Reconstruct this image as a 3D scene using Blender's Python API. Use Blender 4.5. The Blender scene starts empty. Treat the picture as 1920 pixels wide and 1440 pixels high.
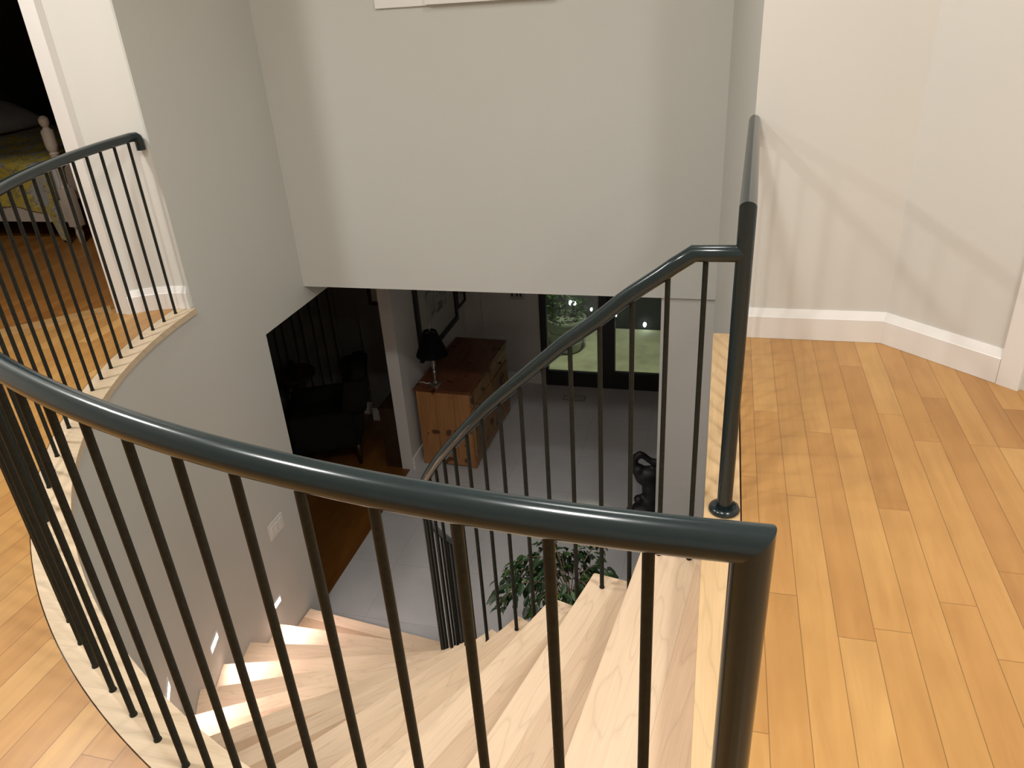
import bpy, bmesh, math, random
from math import sin, cos, pi, radians, hypot, atan2, ceil
from mathutils import Vector, Matrix, noise
from mathutils.geometry import tessellate_polygon
random.seed(7)
D = bpy.data
col = bpy.context.scene.collection

# ------------------------------------------------------------------ dimensions (metres; upper floor z=0)
RISE = 0.18944
ZF = -14 * RISE                 # lower floor
ZC = 2.72                       # upper ceiling
OC = (0.0, 3.382)               # centre of the curved wall and balcony rail
SC = (0.005, 3.311)             # centre of the winder treads
R_WALL = 2.68
A0, DA = 270.24, 7.461          # nosing 0 angle and angle per tread


def P(a, r, c=SC):
    t = radians(a)
    return (c[0] + r * cos(t), c[1] + r * sin(t))


# ------------------------------------------------------------------ object helpers
def obj(name, bm, mat, parent=None, smooth=False, angle=None, loc=None, rotz=0):
    bmesh.ops.recalc_face_normals(bm, faces=bm.faces[:])
    me = D.meshes.new(name)
    bm.to_mesh(me)
    bm.free()
    if mat is not None:
        for m in (mat if isinstance(mat, (list, tuple)) else [mat]):
            me.materials.append(m)
    if smooth:
        for p in me.polygons:
            p.use_smooth = True
        if angle:
            me.set_sharp_from_angle(angle=radians(angle))
    o = D.objects.new(name, me)
    col.objects.link(o)
    if parent:
        o.parent = parent
    if loc:
        o.location = loc
    o.rotation_euler[2] = rotz
    return o


def tag(o, label, cat, group=None, kind=None):
    o['label'] = label
    o['category'] = cat
    if group:
        o['group'] = group
    if kind:
        o['kind'] = kind
    return o


def thing(name, label, cat, loc=(0, 0, 0), rotz=0, group=None):
    o = D.objects.new(name, None)
    o.empty_display_size = 0.1
    col.objects.link(o)
    o.location = loc
    o.rotation_euler[2] = rotz
    return tag(o, label, cat, group)


def struct(name, bm, mat, label, cat, smooth=False, angle=None, parent=None):
    o = obj(name, bm, mat, parent, smooth, angle)
    if parent is None:
        o['kind'] = 'structure'
        o['label'] = label
        o['category'] = cat
    return o


def box(bm, x0, x1, y0, y1, z0, z1, bev=0.0, mat=0):
    r = bmesh.ops.create_cube(bm, size=1.0)
    vs = r['verts']
    for v in vs:
        v.co = Vector((x0 + (v.co.x + .5) * (x1 - x0), y0 + (v.co.y + .5) * (y1 - y0), z0 + (v.co.z + .5) * (z1 - z0)))
    fs = {f for v in vs for f in v.link_faces}
    for f in fs:
        f.material_index = mat
    if bev:
        es = list({e for v in vs for e in v.link_edges})
        bmesh.ops.bevel(bm, geom=es, offset=bev, segments=2, affect='EDGES', profile=.6)
    return vs


def cap(bm, vs):
    """tessellated face over a planar (possibly concave) loop of verts"""
    out = []
    for t in tessellate_polygon([[v.co for v in vs]]):
        try:
            out.append(bm.faces.new([vs[i] for i in t]))
        except ValueError:
            pass
    return out


def prism(bm, pts, z0, z1, mat=0):
    """vertical prism over a plan polygon"""
    lo = [bm.verts.new((p[0], p[1], z0)) for p in pts]
    hi = [bm.verts.new((p[0], p[1], z1)) for p in pts]
    n = len(pts)
    fs = cap(bm, hi) + cap(bm, lo) if n > 4 else [bm.faces.new(hi), bm.faces.new(lo[::-1])]
    for i in range(n):
        fs.append(bm.faces.new((lo[i], lo[(i + 1) % n], hi[(i + 1) % n], hi[i])))
    for f in fs:
        f.material_index = mat
    return lo + hi


def lathe(bm, prof, n=24, c=(0, 0, 0), mat=0, cap=True):
    rings = []
    for r, z in prof:
        rings.append([bm.verts.new((c[0] + r * cos(2 * pi * i / n), c[1] + r * sin(2 * pi * i / n), c[2] + z)) for i in range(n)])
    for a, b in zip(rings, rings[1:]):
        for i in range(n):
            f = bm.faces.new((a[i], a[(i + 1) % n], b[(i + 1) % n], b[i]))
            f.material_index = mat
    if cap:
        for rg in (rings[0], rings[-1]):
            f = bm.faces.new(rg)
            f.material_index = mat


def sweep_rings(pts, r, n=20, up=Vector((0, 0, 1))):
    """mitred rings for a round tube along a polyline"""
    pts = [Vector(p) for p in pts]
    rings = []
    T = [(b - a).normalized() for a, b in zip(pts, pts[1:])]
    x = up.cross(T[0])
    if x.length < 1e-3:
        x = Vector((1, 0, 0)).cross(T[0])
    x.normalize()
    y = T[0].cross(x)
    base = [x * (r * cos(2 * pi * i / n)) + y * (r * sin(2 * pi * i / n)) for i in range(n)]
    rings.append([pts[0] + b for b in base])
    cur = base
    for i in range(1, len(pts)):
        t_in = T[i - 1]
        t_out = T[i] if i < len(T) else t_in
        nrm = (t_in + t_out)
        nrm = nrm.normalized() if nrm.length > 1e-6 else t_in
        ring = []
        for b in cur:
            p = pts[i - 1] + b
            k = (pts[i] - p).dot(nrm) / t_in.dot(nrm)
            ring.append(p + t_in * k)
        rings.append(ring)
        # re-base onto the outgoing direction
        cur2 = []
        for q in ring:
            d = q - pts[i]
            d = d - t_out * d.dot(t_out)
            cur2.append(d)
        cur = cur2
    return rings


def skin_rings(bm, rings, caps=(True, True), mat=0):
    vr = [[bm.verts.new(p) for p in rg] for rg in rings]
    n = len(vr[0])
    for a, b in zip(vr, vr[1:]):
        for i in range(n):
            f = bm.faces.new((a[i], a[(i + 1) % n], b[(i + 1) % n], b[i]))
            f.material_index = mat
    if caps[0]:
        bm.faces.new(vr[0][::-1])
    if caps[1]:
        bm.faces.new(vr[-1])


def tube(bm, pts, r, n=12, caps=(True, True)):
    skin_rings(bm, sweep_rings(pts, r, n), caps)


def ellipsoid(bm, c, s, seg=16, rings=10):
    r = bmesh.ops.create_uvsphere(bm, u_segments=seg, v_segments=rings, radius=1)
    for v in r['verts']:
        v.co = Vector((c[0] + v.co.x * s[0], c[1] + v.co.y * s[1], c[2] + v.co.z * s[2]))


# ------------------------------------------------------------------ materials
def new_mat(name):
    m = D.materials.new(name)
    m.use_nodes = True
    nt = m.node_tree
    return m, nt, nt.nodes, nt.links, nt.nodes['Principled BSDF']


class NG:
    """tiny node-building helper"""
    def __init__(self, nt):
        self.nt, self.N, self.L = nt, nt.nodes, nt.links

    def link(self, a, b):
        self.L.new(a, b)

    def put(self, sock, v):
        if hasattr(v, 'is_linked') or hasattr(v, 'links'):
            self.L.new(v, sock)
        else:
            sock.default_value = v

    def math(self, op, a, b=0.0, c=None):
        n = self.N.new('ShaderNodeMath')
        n.operation = op
        self.put(n.inputs[0], a)
        self.put(n.inputs[1], b)
        if c is not None:
            self.put(n.inputs[2], c)
        return n.outputs[0]

    def obj_xyz(self):
        tc = self.N.new('ShaderNodeTexCoord')
        s = self.N.new('ShaderNodeSeparateXYZ')
        self.link(tc.outputs['Object'], s.inputs[0])
        return s.outputs[0], s.outputs[1], s.outputs[2]

    def vec(self, x, y, z):
        c = self.N.new('ShaderNodeCombineXYZ')
        for i, v in enumerate((x, y, z)):
            self.put(c.inputs[i], v)
        return c.outputs[0]

    def noise(self, v, scale=1.0, detail=3.0, rough=.5, dist=0.0):
        n = self.N.new('ShaderNodeTexNoise')
        self.link(v, n.inputs['Vector'])
        n.inputs['Scale'].default_value = scale
        n.inputs['Detail'].default_value = detail
        n.inputs['Roughness'].default_value = rough
        n.inputs['Distortion'].default_value = dist
        return n.outputs[0]

    def white(self, v):
        n = self.N.new('ShaderNodeTexWhiteNoise')
        n.noise_dimensions = '3D'
        self.link(v, n.inputs['Vector'])
        return n.outputs[0]

    def ramp(self, f, stops):
        n = self.N.new('ShaderNodeValToRGB')
        el = n.color_ramp.elements
        while len(el) < len(stops):
            el.new(.5)
        for e, (p, c) in zip(el, stops):
            e.position = p
            e.color = (*c, 1) if len(c) == 3 else c
        self.put(n.inputs[0], f)
        return n.outputs[0]

    def mix(self, f, a, b, blend='MIX'):
        n = self.N.new('ShaderNodeMix')
        n.data_type = 'RGBA'
        n.blend_type = blend
        self.put(n.inputs[0], f)
        self.put(n.inputs[6], a if not isinstance(a, tuple) else (*a, 1))
        self.put(n.inputs[7], b if not isinstance(b, tuple) else (*b, 1))
        return n.outputs[2]

    def bump(self, h, strength=.1, dist=.01):
        n = self.N.new('ShaderNodeBump')
        n.inputs['Strength'].default_value = strength
        n.inputs['Distance'].default_value = dist
        self.link(h, n.inputs['Height'])
        return n.outputs[0]

    def obj_random(self):
        return self.N.new('ShaderNodeObjectInfo').outputs['Random']


def flat(name, c, rough=.5, metal=0.0, var=.06, scale=6.0, bump=0.0, spec=.5, coat=0.0):
    m, nt, N, L, b = new_mat(name)
    g = NG(nt)
    x, y, z = g.obj_xyz()
    f = g.noise(g.vec(x, y, z), scale, 3)
    lo = tuple(max(0, v * (1 - var)) for v in c)
    hi = tuple(min(1, v * (1 + var)) for v in c)
    L.new(g.ramp(f, [(.3, lo), (.7, hi)]), b.inputs['Base Color'])
    b.inputs['Roughness'].default_value = rough
    b.inputs['Metallic'].default_value = metal
    b.inputs['Specular IOR Level'].default_value = spec
    b.inputs['Coat Weight'].default_value = coat
    b.inputs['Coat Roughness'].default_value = .1
    if bump:
        f2 = g.noise(g.vec(x, y, z), 220.0, 2)
        L.new(g.bump(f2, bump, .004), b.inputs['Normal'])
    return m


def emis(name, c, s):
    m, nt, N, L, b = new_mat(name)
    b.inputs['Base Color'].default_value = (*c, 1)
    b.inputs['Emission Color'].default_value = (*c, 1)
    b.inputs['Emission Strength'].default_value = s
    return m


def plank_floor(name, w=.0835, ln=.95, stops=None, rough=.32, seam=(.10, .045, .015)):
    m, nt, N, L, b = new_mat(name)
    g = NG(nt)
    x, y, z = g.obj_xyz()
    px = g.math('DIVIDE', x, w)
    row = g.math('FLOOR', px)
    off = g.white(g.vec(row, 3.3, 1.7))
    py = g.math('ADD', g.math('DIVIDE', y, ln), g.math('MULTIPLY', off, 7.31))
    cl = g.math('FLOOR', py)
    rid = g.white(g.vec(row, cl, .5))
    base = g.ramp(rid, stops)
    shift = g.math('MULTIPLY', rid, 19.0)
    g1 = g.noise(g.vec(g.math('MULTIPLY', x, 26.0), g.math('ADD', g.math('MULTIPLY', y, 2.2), shift), shift), 1.0, 5, .6, .7)
    g2 = g.noise(g.vec(g.math('MULTIPLY', x, 7.0), g.math('ADD', g.math('MULTIPLY', y, 3.0), shift), shift), 1.0, 3, .5, .3)
    c = g.mix(1.0, base, g.ramp(g1, [(.25, (.86, .83, .79)), (.6, (1.0, 1.0, 1.0))]), 'MULTIPLY')
    c = g.mix(1.0, c, g.ramp(g2, [(.3, (.90, .86, .80)), (.65, (1.05, 1.04, 1.02))]), 'MULTIPLY')
    fx = g.math('FRACT', px)
    fy = g.math('FRACT', py)
    ex = g.math('MINIMUM', fx, g.math('SUBTRACT', 1.0, fx))
    ey = g.math('MINIMUM', fy, g.math('SUBTRACT', 1.0, fy))
    sx = g.math('LESS_THAN', ex, .0011 / w)
    sy = g.math('LESS_THAN', ey, .0011 / ln)
    s = g.math('MAXIMUM', sx, sy)
    c = g.mix(g.math('MULTIPLY', s, .55), c, seam)
    L.new(c, b.inputs['Base Color'])
    L.new(g.ramp(g2, [(.2, (rough - .05,) * 3), (.8, (rough + .07,) * 3)]), b.inputs['Roughness'])
    b.inputs['Specular IOR Level'].default_value = .45
    hb = g.math('MULTIPLY', s, -1.0)
    L.new(g.bump(hb, .25, .002), b.inputs['Normal'])
    return m


def maple(name, tone=(.72, .51, .31), dark=(.60, .40, .235), seam_y=None, rough=.38, pink=(.70, .46, .30), vary=.5):
    """light maple, grain along local x; an optional glue line at local y = seam_y"""
    m, nt, N, L, b = new_mat(name)
    g = NG(nt)
    x, y, z = g.obj_xyz()
    r = g.obj_random()
    sh = g.math('MULTIPLY', r, 37.0)
    if seam_y is not None:
        back = g.math('GREATER_THAN', y, seam_y)
        sh = g.math('ADD', sh, g.math('MULTIPLY', back, 11.3))
        half = g.math('GREATER_THAN', y, seam_y * .5)
        sh = g.math('ADD', sh, g.math('MULTIPLY', half, 5.7))
    rt = r
    if seam_y is not None:
        rt = g.white(g.vec(g.math('MULTIPLY', r, 53.0), g.math('MULTIPLY', half, 3.1), g.math('MULTIPLY', back, 7.7)))
    yy = g.math('ADD', y, z)
    # cathedral figure
    d = g.noise(g.vec(g.math('ADD', g.math('MULTIPLY', x, 1.6), sh), g.math('MULTIPLY', yy, 9.0), sh), 1.0, 2, .5)
    fig = g.math('FRACT', g.math('MULTIPLY', d, 9.0))
    line = g.ramp(fig, [(0.0, (0, 0, 0)), (.04, (.62, .62, .62)), (.16, (1, 1, 1)), (.9, (1, 1, 1)), (1.0, (.35, .35, .35))])
    fine = g.noise(g.vec(g.math('ADD', g.math('MULTIPLY', x, 6.0), sh), g.math('MULTIPLY', yy, 190.0), sh), 1.0, 3, .6)
    bl = g.noise(g.vec(g.math('ADD', g.math('MULTIPLY', x, 1.2), sh), g.math('MULTIPLY', yy, 14.0), sh), 1.0, 2, .5)
    base = g.ramp(g.math('ADD', g.math('MULTIPLY', bl, 1 - vary * .5), g.math('MULTIPLY', rt, vary * .5)), [(.25, dark), (.5, tone), (.8, tuple(min(1, v * 1.07) for v in tone))])
    c = g.mix(.16, base, g.mix(1.0, base, line, 'MULTIPLY'))
    c = g.mix(1.0, c, g.ramp(fine, [(.3, (.93, .91, .89)), (.7, (1.02, 1.02, 1.02))]), 'MULTIPLY')
    if seam_y is not None:
        c = g.mix(g.math('MULTIPLY', back, .55), c, g.mix(1.0, c, (pink[0] / tone[0], pink[1] / tone[1], pink[2] / tone[2]), 'MULTIPLY'))
        near = g.math('LESS_THAN', g.math('ABSOLUTE', g.math('SUBTRACT', y, seam_y)), .0008)
        near2 = g.math('LESS_THAN', g.math('ABSOLUTE', g.math('SUBTRACT', y, seam_y * .5)), .0005)
        c = g.mix(g.math('MULTIPLY', g.math('MAXIMUM', near, g.math('MULTIPLY', near2, .5)), .35), c, (.25, .13, .06))
    L.new(c, b.inputs['Base Color'])
    b.inputs['Roughness'].default_value = rough
    b.inputs['Specular IOR Level'].default_value = .4
    return m


M = {}
M['wall'] = flat('gallery_paint', (.60, .605, .57), .62, var=.015, scale=1.5, bump=.03, spec=.3)
M['white'] = flat('white_wall_paint', (.70, .70, .665), .55, var=.015, scale=1.5, bump=.02, spec=.3)
M['trim'] = flat('trim_gloss_white', (.85, .84, .82), .3, var=.01)
M['ceil'] = flat('ceiling_white', (.8, .78, .74), .8, var=.01)
M['lowwall'] = flat('lower_wall_paint', (.60, .585, .56), .62, var=.02, scale=1.5, spec=.3)
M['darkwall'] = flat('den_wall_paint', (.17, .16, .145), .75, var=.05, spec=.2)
ORANGE = [(0.0, (.43, .218, .068)), (.15, (.50, .265, .085)), (.8, (.545, .305, .102)), (1.0, (.59, .35, .130))]
M['floor'] = plank_floor('amber_maple_floor', stops=ORANGE, rough=.30)
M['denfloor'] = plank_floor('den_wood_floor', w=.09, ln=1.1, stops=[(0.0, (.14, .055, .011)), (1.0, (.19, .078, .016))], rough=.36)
M['floor_shaded'] = plank_floor('bedroom_floor_shaded', w=.09, ln=1.1, stops=[(0.0, (.30, .125, .028)), (1.0, (.38, .165, .04))], rough=.4)  # hall planks again, the room's lack of light darkened into the colour
M['sill'] = maple('amber_threshold', tone=(.54, .33, .14), dark=(.46, .26, .10))
M['metal'] = flat('charcoal_enamel', (.011, .021, .024), .19, var=.05, scale=30, spec=.5, coat=.0)
M['rod'] = flat('charcoal_rod', (.013, .0145, .0115), .45, var=.3, scale=120, bump=.05, spec=.22)
M['tread'] = maple('maple_tread', tone=(.775, .605, .43), dark=(.60, .425, .28), seam_y=.175, pink=(.67, .48, .32), vary=1.55)
M['riser'] = maple('maple_riser', tone=(.64, .43, .26), dark=(.53, .34, .20))
M['curb'] = maple('maple_curb', tone=(.68, .55, .385), dark=(.61, .47, .315), rough=.45)
M['strip'] = maple('maple_landing_nosing', tone=(.70, .495, .275), dark=(.63, .43, .225))


def tile_mat():
    m, nt, N, L, b = new_mat('grey_floor_tile')
    g = NG(nt)
    x, y, z = g.obj_xyz()
    fx = g.math('FRACT', g.math('DIVIDE', g.math('ADD', x, 10.15), .6))
    fy = g.math('FRACT', g.math('DIVIDE', g.math('ADD', y, 10.0), .6))
    ex = g.math('MINIMUM', fx, g.math('SUBTRACT', 1.0, fx))
    ey = g.math('MINIMUM', fy, g.math('SUBTRACT', 1.0, fy))
    s = g.math('LESS_THAN', g.math('MINIMUM', ex, ey), .0035)
    n1 = g.noise(g.vec(x, y, z), 2.2, 5, .6)
    c = g.ramp(n1, [(.3, (.49, .49, .50)), (.7, (.56, .56, .565))])
    c = g.mix(g.math('MULTIPLY', s, .5), c, (.28, .28, .28))
    L.new(c, b.inputs['Base Color'])
    b.inputs['Roughness'].default_value = .22
    b.inputs['Specular IOR Level'].default_value = .5
    return m


M['tile'] = tile_mat()

# ================================================================== THE SETTING
arc = lambda r, a0, a1, n, c=OC: [P(a0 + (a1 - a0) * i / n, r, c) for i in range(n + 1)]

# ---- upper floor: one slab, hollow where the stair goes down
hall = [(-2.682, 3.285)] + arc(2.782, 183.0, 272.45, 64) + [(.119, 1.0), (.121, 3.24)]
hall += [(.72, 3.26), (1.2, 2.85), (2.7, 1.5), (2.7, -2.6), (-4.75, -2.6), (-4.75, 1.62), (-3.42, 2.96), (-3.02, 3.30)]
bm = bmesh.new()
prism(bm, hall, -.03, 0.0)
struct('floor', bm, M['floor'], 'amber maple plank floor of the upper hall and landing', 'floor')
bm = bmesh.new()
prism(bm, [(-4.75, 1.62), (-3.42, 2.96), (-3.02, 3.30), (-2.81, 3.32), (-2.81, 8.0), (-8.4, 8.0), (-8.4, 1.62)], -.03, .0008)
struct('floor_bedroom', bm, M['floor_shaded'], 'wood floor of the dark bedroom behind the doorway', 'floor')

# ---- curb ring of pale maple round the stair well
bm = bmesh.new()
ou, inn = arc(2.779, 182.6, 271.9, 70), arc(2.664, 182.6, 271.9, 70)
rows = []
for (a, b) in zip(ou, inn):
    rows.append([bm.verts.new((*a, -.030)), bm.verts.new((*a, 0.0)), bm.verts.new((*b, 0.0)), bm.verts.new((*b, -.030))])
for a, b in zip(rows, rows[1:]):
    for i in range(4):
        bm.faces.new((a[i], a[(i + 1) % 4], b[(i + 1) % 4], b[i]))
bm.faces.new(rows[0])
bm.faces.new(rows[-1][::-1])
struct('trim_1', bm, M['curb'], 'pale maple curb that edges the curved stair opening', 'trim')

# ---- landing nosing strip (straight, along the guard rail)
bm = bmesh.new()
box(bm, -.105, 1.405 + .98, -.052, .052, -.036, 0.0, .003)
o = struct('trim_2', bm, M['strip'], 'straight pale maple nosing at the head of the stairs', 'trim')
o.location = (.0655, .84 + 0.0, .0012)
o.rotation_euler[2] = radians(90.1)

# ---- well wall on the left: curved below the curb, straight beyond, with a header over the lower opening
bm = bmesh.new()
ou, inn = arc(2.80, 180.0, 273.0, 60), arc(R_WALL, 180.0, 273.0, 60)
rows = []
for (a, b) in zip(ou, inn):
    rows.append([bm.verts.new((*a, ZF)), bm.verts.new((*a, -.030)), bm.verts.new((*b, -.030)), bm.verts.new((*b, ZF))])
for a, b in zip(rows, rows[1:]):
    for i in range(4):
        bm.faces.new((a[i], a[(i + 1) % 4], b[(i + 1) % 4], b[i]))
bm.faces.new(rows[0])
bm.faces.new(rows[-1][::-1])
struct('wall_stair', bm, M['wall'], 'curved grey wall running down beside the winding stairs', 'wall', True, 40)
bm = bmesh.new()
XL = -R_WALL
prof = [(3.268, ZC), (5.75, ZC), (5.75, -.41), (3.846, -.41), (3.846, ZF), (3.382, ZF), (3.382, -.031), (3.268, -.031)]
va = [bm.verts.new((XL, y, z)) for y, z in prof]
vb = [bm.verts.new((XL - .12, y, z)) for y, z in prof]
cap(bm, va)
cap(bm, vb)
for i in range(len(prof)):
    j = (i + 1) % len(prof)
    bm.faces.new((va[i], va[j], vb[j], vb[i]))
struct('wall_left', bm, M['wall'], 'tall grey wall left of the stair well with the dark opening below', 'wall')

# ---- fascia wall facing the camera over the lower hall
bm = bmesh.new()
box(bm, XL, .02, 4.387, 4.50, -.29, ZC)
struct('wall_front', bm, M['wall'], 'broad pale grey upper wall facing across the stair well', 'wall')
# ---- side wall of the well on the right, slightly splayed
bm = bmesh.new()
prism(bm, [(.1136, 3.218), (.012, 4.387), (.012, 4.52), (.16, 4.52), (.20, 3.218)], ZF, ZC)
struct('wall_side', bm, M['wall'], 'narrow grey return wall between landing and front wall', 'wall')
# ---- wall below the landing
bm = bmesh.new()
box(bm, .058, .12, .70, 3.217, ZF, -.037)
struct('wall_under_landing', bm, M['wall'], 'grey wall below the landing edge', 'wall')
# ---- lower wall piece right of the glass door
bm = bmesh.new()
box(bm, -.300, .40, 4.405, 4.66, ZF, -.2905)
struct('wall_lower_right', bm, M['lowwall'], 'pale lower wall end right of the glass door', 'wall')
# ---- landing walls
bm = bmesh.new()
box(bm, .1136, .70, 3.217, 3.32, 0.0, ZC)
struct('wall_back', bm, M['white'], 'off-white landing wall behind the guard rail', 'wall')


def diag(bm, p, q, t, z0, z1):
    d = Vector((q[0] - p[0], q[1] - p[1])).normalized()
    n = Vector((-d.y, d.x))
    if n.y < 0:
        n = -n
    prism(bm, [p, q, (q[0] + n.x * t, q[1] + n.y * t), (p[0] + n.x * t, p[1] + n.y * t)], z0, z1)


DR0, DR1 = Vector((.694, 3.219)), Vector((1.0447, 2.886))
dd = (DR1 - DR0).normalized()
bm = bmesh.new()
diag(bm, DR0, DR0 + dd * .60, .1, 0.0, ZC)
diag(bm, DR0 + dd * 1.42, DR0 + dd * 2.9, .1, 0.0, ZC)
diag(bm, DR0 + dd * .60, DR0 + dd * 1.42, .1, 2.05, ZC)
struct('wall_right', bm, M['white'], 'angled off-white wall at the right with a white door', 'wall')
dn = Vector((-dd.y, dd.x))
if dn.y < 0:
    dn = -dn
bm = bmesh.new()
a = DR1 - dn * .022
diag(bm, a, a + dd * .078, .022, 0.0, 2.10)
b2 = DR0 + dd * 1.42 - dn * .022
diag(bm, b2 - dd * .02, b2 + dd * .06, .022, 0.0, 2.10)
diag(bm, a, b2 + dd * .06, .022, 2.06, 2.14)
struct('trim_3', bm, M['trim'], 'white door casing at the right end of the angled wall', 'trim')
bm = bmesh.new()
a = DR0 + dd * .60 + dn * .03
diag(bm, a, a + dd * .82, .04, 0.004, 2.05)
struct('door_1', bm, M['trim'], 'white door at the far right edge', 'door')


# ---- baseboards: flat board with a bevelled top that catches the light
def baseboard(name, pts, inward, label, h=.13, t=.022):
    bm = bmesh.new()
    prof = [(0, 0), (t, 0), (t, h - .033), (t - .003, h - .030), (.004, h), (0, h)]
    n = len(pts)
    rows = []
    for i, p in enumerate(pts):
        p = Vector(p)
        ns = []
        if i > 0:
            d = (p - Vector(pts[i - 1])).normalized()
            ns.append(Vector((-d.y, d.x)))
        if i < n - 1:
            d = (Vector(pts[i + 1]) - p).normalized()
            ns.append(Vector((-d.y, d.x)))
        m = sum(ns, Vector((0, 0))).normalized()
        m = m / max(.3, m.dot(ns[0]))
        m *= inward
        rows.append([bm.verts.new((p.x + m.x * o_, p.y + m.y * o_, z_ + .001)) for o_, z_ in prof])
    for a, b in zip(rows, rows[1:]):
        for i in range(len(prof)):
            bm.faces.new((a[i], a[(i + 1) % 6], b[(i + 1) % 6], b[i]))
    bm.faces.new(rows[0])
    bm.faces.new(rows[-1])
    return struct(name, bm, M['trim'], label, 'baseboard')


baseboard('baseboard_back', [(.116, 3.216), tuple(DR0 + Vector((0, -.002))), tuple(DR1 - dd * .002)], -1, 'white baseboard round the landing walls')

# ---- left hall: curved white wall beside the bedroom doorway
CW = [(-2.985, 3.16), (-2.925, 3.203), (-2.87, 3.233), (-2.80, 3.255), (-2.74, 3.264), (-2.69, 3.267)]
bm = bmesh.new()
prism(bm, CW + [(-2.69, 3.34), (-2.80, 3.345), (-2.985, 3.30)], 0.0, ZC)
struct('wall_hall', bm, M['white'], 'curved white wall between bedroom doorway and stair well', 'wall', True, 30)
baseboard('baseboard_left', CW, -1, 'curved white baseboard beside the bedroom doorway', h=.12)
bm = bmesh.new()
prism(bm, [(-3.07, 3.148), (-2.975, 3.136), (-2.968, 3.17), (-2.985, 3.30), (-3.06, 3.30), (-3.082, 3.17)], 0.0, 2.12)
box(bm, -3.06, -2.968, 3.172, 3.30, 2.12, ZC)
struct('trim_4', bm, M['trim'], 'white casing of the bedroom doorway', 'trim')
# 45-degree door wall continuing left
q0, q1, q2 = Vector((-3.09, 3.16)), Vector((-3.75, 2.50)), Vector((-4.80, 1.45))
bm = bmesh.new()
diag(bm, q2, q1, .12, 0.0, ZC)
diag(bm, q1, q0, .12, 2.05, ZC)
struct('wall_bedroom', bm, M['white'], 'angled white wall with the bedroom doorway', 'wall')
# threshold
bm = bmesh.new()
diag(bm, q1 + Vector((.0, .02)), q0 + Vector((-.02, .0)), .115, -.01, .003)
struct('trim_5', bm, M['sill'], 'amber wood threshold across the bedroom doorway', 'trim')

# ---- enclosing walls and ceilings
bm = bmesh.new()
box(bm, -4.9, -4.75, -2.7, 1.62, 0, ZC)
struct('wall_hall_left', bm, M['white'], 'left wall of the upper hall', 'wall')
bm = bmesh.new()
box(bm, -4.9, 2.8, -2.75, -2.6, 0, ZC)
struct('wall_hall_rear', bm, M['white'], 'wall behind the camera', 'wall')
bm = bmesh.new()
box(bm, 2.7, 2.82, -2.7, 1.7, 0, ZC)
struct('wall_hall_right', bm, M['white'], 'right wall of the upper hall', 'wall')
bm = bmesh.new()
prism(bm, [(-4.9, -2.75), (2.85, -2.75), (2.85, 1.3), (.75, 3.4), (.2, 4.55), (-2.85, 4.55), (-2.85, 3.45), (-3.25, 3.25), (-4.9, 1.6)], ZC, ZC + .1)
struct('ceiling', bm, M['ceil'], 'white ceiling of the upper hall', 'ceiling')
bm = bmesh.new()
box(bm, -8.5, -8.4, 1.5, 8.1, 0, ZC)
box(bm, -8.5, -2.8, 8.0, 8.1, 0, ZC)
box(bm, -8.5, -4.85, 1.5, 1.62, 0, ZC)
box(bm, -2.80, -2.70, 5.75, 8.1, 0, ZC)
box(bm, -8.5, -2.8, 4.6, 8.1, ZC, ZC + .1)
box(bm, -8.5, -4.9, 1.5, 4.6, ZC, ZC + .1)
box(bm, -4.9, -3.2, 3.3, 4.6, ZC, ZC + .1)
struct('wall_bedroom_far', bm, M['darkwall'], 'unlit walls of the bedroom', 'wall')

# ---- lower floor
bm = bmesh.new()
box(bm, -2.73, 1.2, .4, 7.70, ZF - .05, ZF)
struct('floor_lower', bm, M['tile'], 'grey tiled floor of the lower hall', 'floor')
bm = bmesh.new()
box(bm, -6.6, -2.732, 3.3, 7.2, ZF - .05, ZF + .001)
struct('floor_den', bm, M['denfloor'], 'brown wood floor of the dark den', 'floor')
bm = bmesh.new()
box(bm, -6.7, .6, 4.502, 7.8, -.29, -.24)
box(bm, -6.7, -2.8, 3.2, 4.502, -.29, -.24)
struct('ceiling_lower', bm, M['ceil'], 'ceiling of the lower floor', 'ceiling')
# left wall beyond the opening
bm = bmesh.new()
box(bm, -2.81, -2.692, 5.722, 7.70, ZF, -.29)
struct('wall_lower_left', bm, M['lowwall'], 'wall end and picture wall of the lower hall', 'wall')
baseboard_l = bmesh.new()
box(baseboard_l, -2.692, -2.678, 5.722, 7.66, ZF + .001, ZF + .13, .003)
struct('baseboard_lower_left', baseboard_l, M['trim'], 'white baseboard under the picture wall', 'baseboard')
# back wall with door opening
XD0, XD1, ZD = -1.842, -.30, ZF + 2.12
bm = bmesh.new()
box(bm, -2.81, XD0, 7.664, 7.80, ZF, -.29)
box(bm, XD0, XD1, 7.664, 7.80, ZD, -.29)
box(bm, XD1, 1.2, 7.664, 7.80, ZF, -.29)
struct('wall_lower_back', bm, M['lowwall'], 'grey back wall of the lower hall beside the glass door', 'wall')
bm = bmesh.new()
box(bm, -2.678, XD0, 7.650, 7.664, ZF + .001, ZF + .13, .003)
struct('baseboard_lower_back', bm, M['trim'], 'white baseboard left of the glass door', 'baseboard')
bm = bmesh.new()
box(bm, -2.692, -2.50, 7.60, 7.664, ZF, -.29)
struct('trim_6', bm, M['lowwall'], 'corner pilaster behind the pine chest', 'trim')
bm = bmesh.new()
box(bm, 1.2, 1.3, 4.4, 7.8, ZF, -.29)
box(bm, .40, 1.3, 4.51, 4.60, ZF, -.29)
struct('wall_lower_far_right', bm, M['lowwall'], 'right wall of the lower hall', 'wall')
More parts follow.
